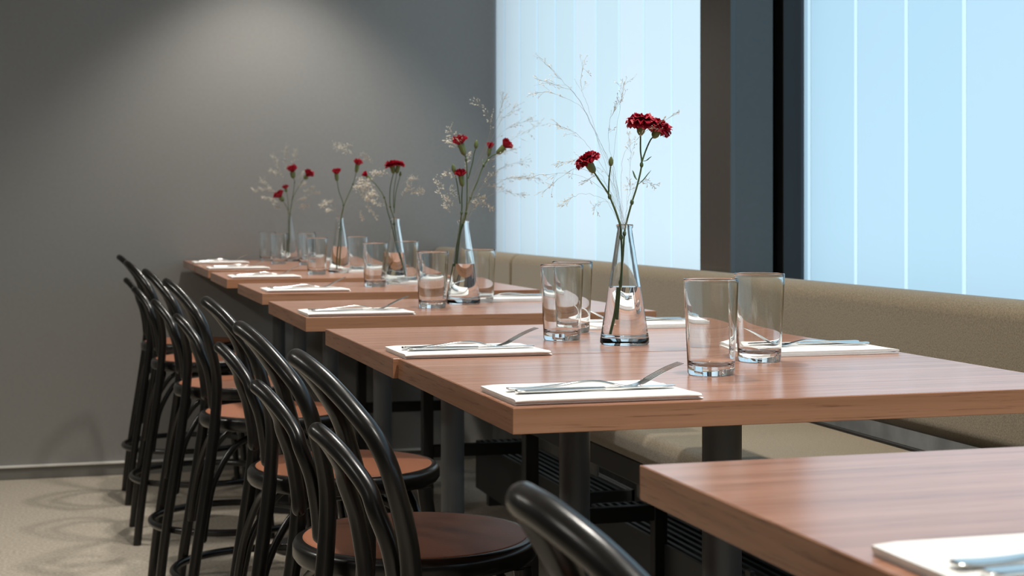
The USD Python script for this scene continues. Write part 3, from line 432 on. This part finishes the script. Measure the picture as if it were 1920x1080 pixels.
def vase(label, loc, rot=0):
    t = thing('flower_vase', label, 'vase', loc, rot, 'conical glass vases along the tables')
    # eight-sided tapering bottle that turns round at its neck
    prof_o = [(0.0400, 0.0), (0.0428, 0.003), (0.0425, 0.010), (0.0280, 0.100), (0.0140, 0.192), (0.0128, 0.200), (0.0146, 0.2035), (0.0150, 0.2065), (0.0140, 0.2085)]
    prof_i = [(0.0112, 0.2080), (0.0098, 0.200), (0.0112, 0.190), (0.0252, 0.100), (0.0380, 0.0190), (0.0340, 0.0120), (0.018, 0.0095)]
    i_wl = 0.0998                                                     # water level
    up = [q for q in prof_i if q[1] > i_wl] + [(0.02526, i_wl)]
    low = [(0.02526, i_wl)] + [q for q in prof_i if q[1] < i_wl - .001] + [(0, 0.0090)]
    outer = facing(lathe([(0, 0.001)] + prof_o, 64, False), True)
    neck = facing(lathe([prof_o[-1]] + up, 64, False), False)
    obj('glass_body', cat([outer, neck]), GLASS, t, smooth=40)
    obj('water', facing(lathe(low, 64, False), True), WATER_IN_GLASS, t, smooth=40)
    top = lathe([(0, i_wl), (0.02526, i_wl)], 64, False)
    if top.face_normals[:, 2].mean() < 0: top.invert()
    obj('water_surface', top, WATER, t)
    return t
VS = [('vm', (0.938, 2.547), 'largest-looking conical glass vase, on the double table, with three open red carnations'),
      ('v4', (0.964, 3.784), 'conical glass vase with small red carnation buds, second vase from the front'),
      ('v3', (1.019, 4.882), 'conical glass vase with a dark red double carnation, middle of the five vases'),
      ('v2', (1.005, 5.839), 'conical glass vase with two single carnations, second vase from the end wall'),
      ('v1', (1.009, 7.222), 'conical glass vase furthest back, by the end wall')]
V0 = None; VPOS = {}
for k, (x, y), lab in VS:
    VPOS[k] = (x, y)
    if V0 is None: V0 = vase(lab, (x, y, TZ), 12)
    else: dup(V0, (x, y, TZ), rng.uniform(0, 45), lab)

# ------------------------------------------------------------------ napkins and cutlery
def napkin(label, loc, rot):
    t = thing('paper_napkin', label, 'napkin', loc, rot, 'folded white napkins on the tables')
    # folded in layers with a soft roll at the front (y = 0); x along the length
    W, Dp = 0.238, 0.160
    def loft(x0, x1, y0, y1, zb, zt, roll, skew, nx=14, seed=0):
        g = np.random.default_rng(seed); V = []
        top = [(1.0, 1.0), (0.75, 1.0), (0.5, 1.0), (0.28, 1.02), (0.14, 1 + roll * .8), (0.07, 1 + roll), (0.03, 1 + roll * .8), (0.008, 1 + roll * .1), (0.0, .55), (0.006, .15), (0.03, 0.0), (0.5, 0.0), (0.985, 0.0), (1.0, .12), (1.0, .5)]
        wav = np.cumsum(g.normal(0, .012, (nx, len(top))), 0)
        for i in range(nx):
            u = i / (nx - 1)
            for k, (v, h) in enumerate(top):
                end = min(u, 1 - u) * nx
                sq = 1.0 if end > .6 else 0.72
                yy = y0 + (y1 - y0) * v; xx = x0 + (x1 - x0) * u + skew * v * max(0, u - .6) / .4
                V.append((xx, yy, zb + (zt - zb) * (h * sq + (wav[i, k] if h > .9 else 0))))
        n = len(top); F = []
        for i in range(nx - 1):
            for k in range(n):
                l = (k + 1) % n; F += [(i * n + k, (i + 1) * n + k, (i + 1) * n + l), (i * n + k, (i + 1) * n + l, i * n + l)]
        cap = trimesh.creation.triangulate_polygon(Polygon([(p[1], p[2] * 12) for p in V[:n]]), engine='earcut')[1]
        o = (nx - 1) * n
        F += [tuple(c) for c in cap] + [(c[0] + o, c[2] + o, c[1] + o) for c in cap]
        m = trimesh.Trimesh(V, F, process=False)
        trimesh.repair.fix_normals(m); return m
    obj('folded_sheet', loft(0, W, 0, Dp, 0.0032, 0.0080, .24, -.004, seed=3), PAPER, t, smooth=50)
    obj('under_sheet', loft(0.002, W + 0.003, 0.003, Dp + 0.002, 0.0, 0.0034, .0, .010, seed=5), PAPER, t, smooth=50)
    return t
def strip_sweep(pts, widths, thick, nx=10):
    """flat bar along pts (x, z) with a half-width and thickness at each point; rounded lens section"""
    P = np.asarray(pts, float); n = len(P); T = np.gradient(P, axis=0); T /= np.linalg.norm(T, axis=1, keepdims=True)
    N = np.stack([-T[:, 1], T[:, 0]], 1); th = np.linspace(0, 2 * np.pi, nx, endpoint=False); V = []
    for i in range(n):
        for a in th:
            y = widths[i] * np.sign(math.cos(a)) * abs(math.cos(a)) ** 0.6; h = thick[i] * math.sin(a)
            V.append((P[i, 0] + N[i, 0] * h, y, P[i, 1] + N[i, 1] * h))
    F = []
    for i in range(n - 1):
        for k in range(nx):
            l = (k + 1) % nx; F += [(i * nx + k, (i + 1) * nx + k, (i + 1) * nx + l), (i * nx + k, (i + 1) * nx + l, i * nx + l)]
    V += [(P[0, 0], 0, P[0, 1]), (P[-1, 0], 0, P[-1, 1])]
    for k in range(nx):
        l = (k + 1) % nx; F += [(n * nx, k, l), (n * nx + 1, (n - 1) * nx + l, (n - 1) * nx + k)]
    m = trimesh.Trimesh(V, F, process=False)
    if m.volume < 0: m.invert()
    return m
def interp(xs, tab):
    tab = np.array(tab); return np.interp(xs, tab[:, 0], tab[:, 1])
def fork(label, loc, rot):
    t = thing('fork', label, 'fork', loc, rot, 'steel forks on the napkins')
    prof = smooth_path([(0, .0025), (.03, .0022), (.065, .0050), (.095, .0085), (.118, .0085), (.140, .0040), (.158, .0012), (.172, .0040), (.183, .0090)], 6)
    x = prof[:, 0]
    obj('handle', strip_sweep(prof, interp(x, [(0, .0065), (.004, .0085), (.03, .0085), (.07, .0048), (.11, .0032), (.135, .0036), (.150, .0080), (.165, .0118), (.183, .0122)]), interp(x, [(0, .0016), (.07, .0017), (.13, .0016), (.16, .0009), (.183, .0008)]), 12), CHROME, t, smooth=50)
    for k in range(4):
        yc = (-1.5 + k) * 0.0066
        p = smooth_path([(.181, .0082), (.195, .0155), (.212, .0235), (.228, .0290)], 4)
        m = strip_sweep(p, np.linspace(.0017, .0010, len(p)), np.linspace(.0009, .0006, len(p)), 8); obj('tine', moved(m, (0, yc, 0)), CHROME, t, smooth=50)
    return t
def knife(label, loc, rot):
    t = thing('table_knife', label, 'knife', loc, rot, 'steel knives on the napkins')
    p = np.array([(a, .0032) for a in np.linspace(0, .115, 24)]); x = p[:, 0]
    obj('handle', strip_sweep(p, interp(x, [(0, .0068), (.004, .0088), (.05, .0080), (.10, .0052), (.115, .0050)]), interp(x, [(0, .0022), (.06, .0028), (.115, .0020)]), 14), CHROME, t, smooth=50)
    blade = Polygon([(.112, -.0052), (.125, -.0090), (.19, -.0098), (.205, -.0070), (.212, 0.0), (.213, .0055), (.20, .0062), (.112, .0050)])
    b = trimesh.creation.extrude_polygon(blade, 0.0012, engine='earcut'); obj('blade', moved(b, (0, 0, .0026)), CHROME, t)
    return t
# every place setting: (table, corner of the napkin, turn); turned ones lie at the bench side
SET = [('n', 0.520, 0.775, 0, 'on the nearest table'),
       ('m2', 0.514, 1.768, 0, 'at the near corner of the double table'),
       ('m1', 0.512, 2.376, 0, 'across the joint of the double table'),
       ('t4', 0.514, 3.392, 0, 'on the stool side of the four-bud table'),
       ('t3', 0.556, 4.440, 0, 'on the stool side, third table from the wall'),
       ('t2', 0.556, 5.400, 0, 'on the stool side, second table from the wall'),
       ('t1b', 0.556, 6.260, 0, 'on the stool side, last table but one'),
       ('t1a', 0.556, 6.985, 0, 'on the stool side, table at the wall'),
       ('m2', 1.303, 2.412, 180, 'on the bench side, right of the nearest tumblers'),
       ('m1', 1.235, 3.030, 180, 'on the bench side, behind the largest vase'),
       ('t4', 1.235, 3.985, 180, 'on the bench side of the four-bud table'),
       ('t3', 1.260, 5.000, 180, 'on the bench side, third table from the wall'),
       ('t2', 1.262, 5.970, 180, 'on the bench side, second table from the wall'),
       ('t1a', 1.275, 7.450, 180, 'on the bench side, table at the wall')]
N0 = F0 = K0 = None
for key, x, y, r, where in SET:
    a = math.radians(r); z = TZ
    def loc(dx, dy, dz): return (x + dx * math.cos(a) - dy * math.sin(a), y + dx * math.sin(a) + dy * math.cos(a), z + dz)
    jr = 0 if key in ('m2', 'n') else rng.uniform(-1.5, 1.5)
    ln, lf, lk = 'folded white paper napkin ' + where, 'steel fork with raised tines ' + where, 'steel knife beside the fork ' + where
    fo, ko = loc(0.012, 0.078, 0.0092), loc(0.016, 0.050, 0.0082)
    fr, kr = r + (-1.0 if key != 'm1' else 1.0), r + 3.0
    if N0 is None:
        N0, F0, K0 = napkin(ln, loc(0, 0, 0), r), fork(lf, fo, fr), knife(lk, ko, kr)
    else:
        dup(N0, loc(0, 0, 0), r, ln); dup(F0, fo, fr + jr, lf); dup(K0, ko, kr - jr, lk)

# ------------------------------------------------------------------ carnations and grass
def frame_of(a, b):
    w = np.array(b) - np.array(a); L = np.linalg.norm(w); w = w / L
    u = np.cross(w, (0.3, 1, 0.2)); u /= np.linalg.norm(u); return np.stack([u, np.cross(w, u), w], 1), L
def bloom_mesh(width, openness, g):
    """ruffled carnation head: rings of fan petals about +z from the calyx mouth at the origin"""
    V, F = [], []; Lp = width * (0.52 if openness > 0.6 else 0.78)
    rings = [(5, 8, .80), (7, 26, .92), (9, 48, 1.0), (11, 68, 1.0), (10, 86, .98)]
    if 0.6 < openness < 0.75: rings, Lp = [(4, 5, .95), (6, 16, 1.0), (8, 32, 1.0), (9, 50, .95), (9, 68, .88)], Lp * 1.15
    if openness < 0.6: rings = [(4, 8, 1.15), (6, 18, 1.1), (7, 34, 1.0)]
    if openness < 0.3: rings = [(4, 4, 1.3), (5, 12, 1.2)]
    nu, nv = 7, 5
    for count, tilt, ll in rings:
        tilt = math.radians(tilt) * ((0.35 + 0.65 * openness) if openness > .6 else (0.55 + 0.5 * openness))
        for k in range(count):
            az = 2 * np.pi * (k + g.uniform(-.25, .25)) / count; tl = tilt + g.uniform(-.12, .12); L = Lp * ll * g.uniform(.9, 1.08); ph = g.uniform(0, 6.3)
            half = 0.62 if openness > 0.6 else 0.5
            base = len(V)
            for j in range(nv):
                v = j / (nv - 1)
                for i in range(nu):
                    u = i / (nu - 1) * 2 - 1
                    bend = tl + 0.55 * (v ** 2) * openness ** 1.5 + 0.10 * v * v * math.sin(7 * u + ph)
                    rr = L * v * (1 - 0.10 * u * u) + 0.05 * L * (math.sin(13 * u + ph) * v ** 3)
                    wd = L * half * (v ** 0.75) * u
                    rad, zz = rr * math.sin(bend) + width * .03, rr * math.cos(bend) * 0.92 + 0.10 * L * v * v * math.sin(8 * u + ph * 2)
                    V.append((rad * math.cos(az) - wd * math.sin(az), rad * math.sin(az) + wd * math.cos(az), zz))
            for j in range(nv - 1):
                for i in range(nu - 1):
                    a = base + j * nu + i; F += [(a, a + 1, a + nu + 1), (a, a + nu + 1, a + nu)]
    return trimesh.Trimesh(np.array(V), np.array(F), process=False)
def oriented(m, a, b):
    R, _ = frame_of(a, b); m = m.copy(); m.vertices = m.vertices @ R.T + np.array(a); return m
CLAB = ['red carnation leaning left in the largest vase, with a green side bud', 'tall forked stem with two open red carnations in the largest vase',
        'red carnation at the upper left of the second vase from the front', 'low red carnation at the left of the second vase from the front', 'forked stem with two red buds leaning right in the second vase from the front',
        'dark red double carnation standing tall in the middle vase', 'red carnation bud leaning left from the middle vase',
        'upright red carnation bud in the fourth vase from the front', 'red carnation leaning right in the fourth vase from the front',
        'forked red carnations at the right of the vase furthest back', 'low red carnations at the left of the vase furthest back']
for i, c in enumerate(CARN):
    g = np.random.default_rng(100 + i); S = np.array(c['stem']); o = S[0]
    t = thing('carnation', CLAB[i], 'flower', tuple(o), 0, 'red carnations in the vases')
    rs = 0.0018
    P = smooth_path(S, 5) - o; m = [tube(P, np.linspace(rs * 1.15, rs * .8, len(P)), 8)]
    for k in range(1, len(S) - 1):                                  # swollen nodes of the stem
        if k % 2 == 0:
            s = trimesh.creation.icosphere(1, rs * 1.9); s.apply_scale((1, 1, 1.5)); m.append(moved(s, S[k] - o))
    obj('stem', cat(m), STEM, t, smooth=60)
    for b in c['br']:
        P = smooth_path(b, 5) - o; obj('side_stem', tube(P, np.linspace(rs * .85, rs * .6, len(P)), 7), STEM, t, smooth=60)
    for ends, w, op in c['bl']:
        a, b = np.array(ends[0]), np.array(ends[1]); R, L = frame_of(a, b); cl = L * .74
        rc = min(w * .19, 0.0082) if op > 0.6 else w * .24
        cal_m = lathe([(0, -.002), (rc * .45, 0), (rc * .82, cl * .18), (rc * .95, cl * .5), (rc, cl * .85), (rc * 1.12, cl * 1.05), (rc * .5, cl * 1.0), (0, cl * .9)], 14)
        cal = obj('calyx', moved(oriented(cal_m, a, b), -o), CALYX, t, smooth=60)
        d = (b - a) / L; bl = bloom_mesh(w * (1.0 if op > .6 else .95), op, g)
        obj('bloom', moved(oriented(bl, a + d * cl * .86, b + d * cl), -o), PETAL, cal, smooth=True)
    for a, b in c['bud']:
        a, b = np.array(a), np.array(b); L = np.linalg.norm(b - a); r = L * .24
        m = lathe([(0, 0), (r * .6, L * .08), (r, L * .35), (r * .9, L * .65), (r * .4, L * .92), (0, L)], 12); obj('bud', moved(oriented(m, a, b), -o), CALYX, t, smooth=60)
    for a, b in c['leaf']:
        a, b = np.array(a), np.array(b); L = np.linalg.norm(b - a); P = smooth_path([a, (a * .6 + b * .4) + (0, 0, -.002), (a * .25 + b * .75) + (0, 0, -.0005), b], 5) - o
        n = len(P); obj('leaf', tube(P, np.interp(np.linspace(0, 1, n), [0, .4, .8, 1], [.0012, .0021, .0014, .0003]), 6, squash=(.35, 1)), LEAF, t, smooth=60)
GLAB = {'vm': 'airy dry grass fanning left out of the largest vase', 'v4': 'airy dry grass spreading around the second vase from the front', 'v3': 'pale fluffy grass leaning left out of the middle vase',
        'v2': 'thin dry grass arching from the fourth vase from the front', 'v1': 'pale feathery grass around the vase furthest back'}
def seed(p, d, L, r):
    d = d / np.linalg.norm(d); u = np.cross(d, (.3, .5, .8)); u /= np.linalg.norm(u); w = np.cross(d, u)
    V = [p, *(p + d * L * .45 + r * (math.cos(q) * u + math.sin(q) * w) for q in (0, 2.1, 4.2)), p + d * L]
    return V, [(0, 2, 1), (0, 3, 2), (0, 1, 3), (4, 1, 2), (4, 2, 3), (4, 3, 1)]
def hair(P, r):
    P = np.asarray(P); V, F = [], []
    for i, p in enumerate(P):
        d = P[min(i + 1, len(P) - 1)] - P[max(i - 1, 0)]; d = d / np.linalg.norm(d); u = np.cross(d, (.2, .9, .35)); u /= np.linalg.norm(u); w = np.cross(d, u)
        V += [p + r * (math.cos(q) * u + math.sin(q) * w) for q in (0, 2.1, 4.2)]
        if i:
            a, b = 3 * (i - 1), 3 * i
            for k in range(3):
                l = (k + 1) % 3; F += [(a + k, b + k, b + l), (a + k, b + l, a + l)]
    return V, F
for gi, (key, paths) in enumerate(GRASS.items()):
    g = np.random.default_rng(300 + gi); dense = {'vm': 1.05, 'v4': 1.6, 'v3': 2.9, 'v2': 2.4, 'v1': 2.9}[key]
    sz = 0.85 if key == 'vm' else 1.0
    x, y = VPOS[key]; o = np.array((x, y, TZ)); t = thing('grass_bunch', GLAB[key], 'grass', tuple(o), 0)
    t.SetCustomDataByKey('kind', 'stuff')
    H, HF, Sv, Sf = [], [], [], []
    def put(VF, A, B):
        n = len(A); A.extend(VF[0]); B.extend([tuple(q + n for q in f) for f in VF[1]])
    for p in paths:
        P = smooth_path(p, 7) - o; tot = np.linalg.norm(P[-1] - P[0]); n = len(P)
        P[1:-1] += g.normal(0, .0008, (n - 2, 3))
        put(hair(P, 0.00022), H, HF)
        nb = int((9 + g.integers(0, 4)) * dense)
        for k in range(nb):
            s = 1 - 0.42 * (k / nb) ** 1.2 * g.uniform(.6, 1.0); i = min(int(s * (n - 1)), n - 2); base = P[i]; d0 = P[i + 1] - P[i]; d0 /= np.linalg.norm(d0)
            dr = d0 * g.uniform(.75, 1.1) + g.normal(0, .34, 3); dr /= np.linalg.norm(dr); Lb = tot * g.uniform(.02, .10) + .004
            Q = np.array([base, base + dr * Lb * .5, base + dr * Lb + np.array((0, 0, -.0015))]); put(hair(Q, 0.00014), H, HF)
            for q in range(int(g.integers(2, 5))):
                u = g.uniform(.35, 1.0); pp = base + dr * Lb * u; dd = dr + g.normal(0, .35, 3); dd /= np.linalg.norm(dd)
                put(hair([pp, pp + dd * .003], 0.00013), H, HF); put(seed(pp + dd * .003, dd, g.uniform(.0030, .0048) * sz, g.uniform(.0007, .0011) * sz), Sv, Sf)
    obj('stalks', (np.array(H), np.array(HF)), STRAW, t, kind='stuff'); obj('seed_heads', (np.array(Sv), np.array(Sf)), SEED, t, kind='stuff')
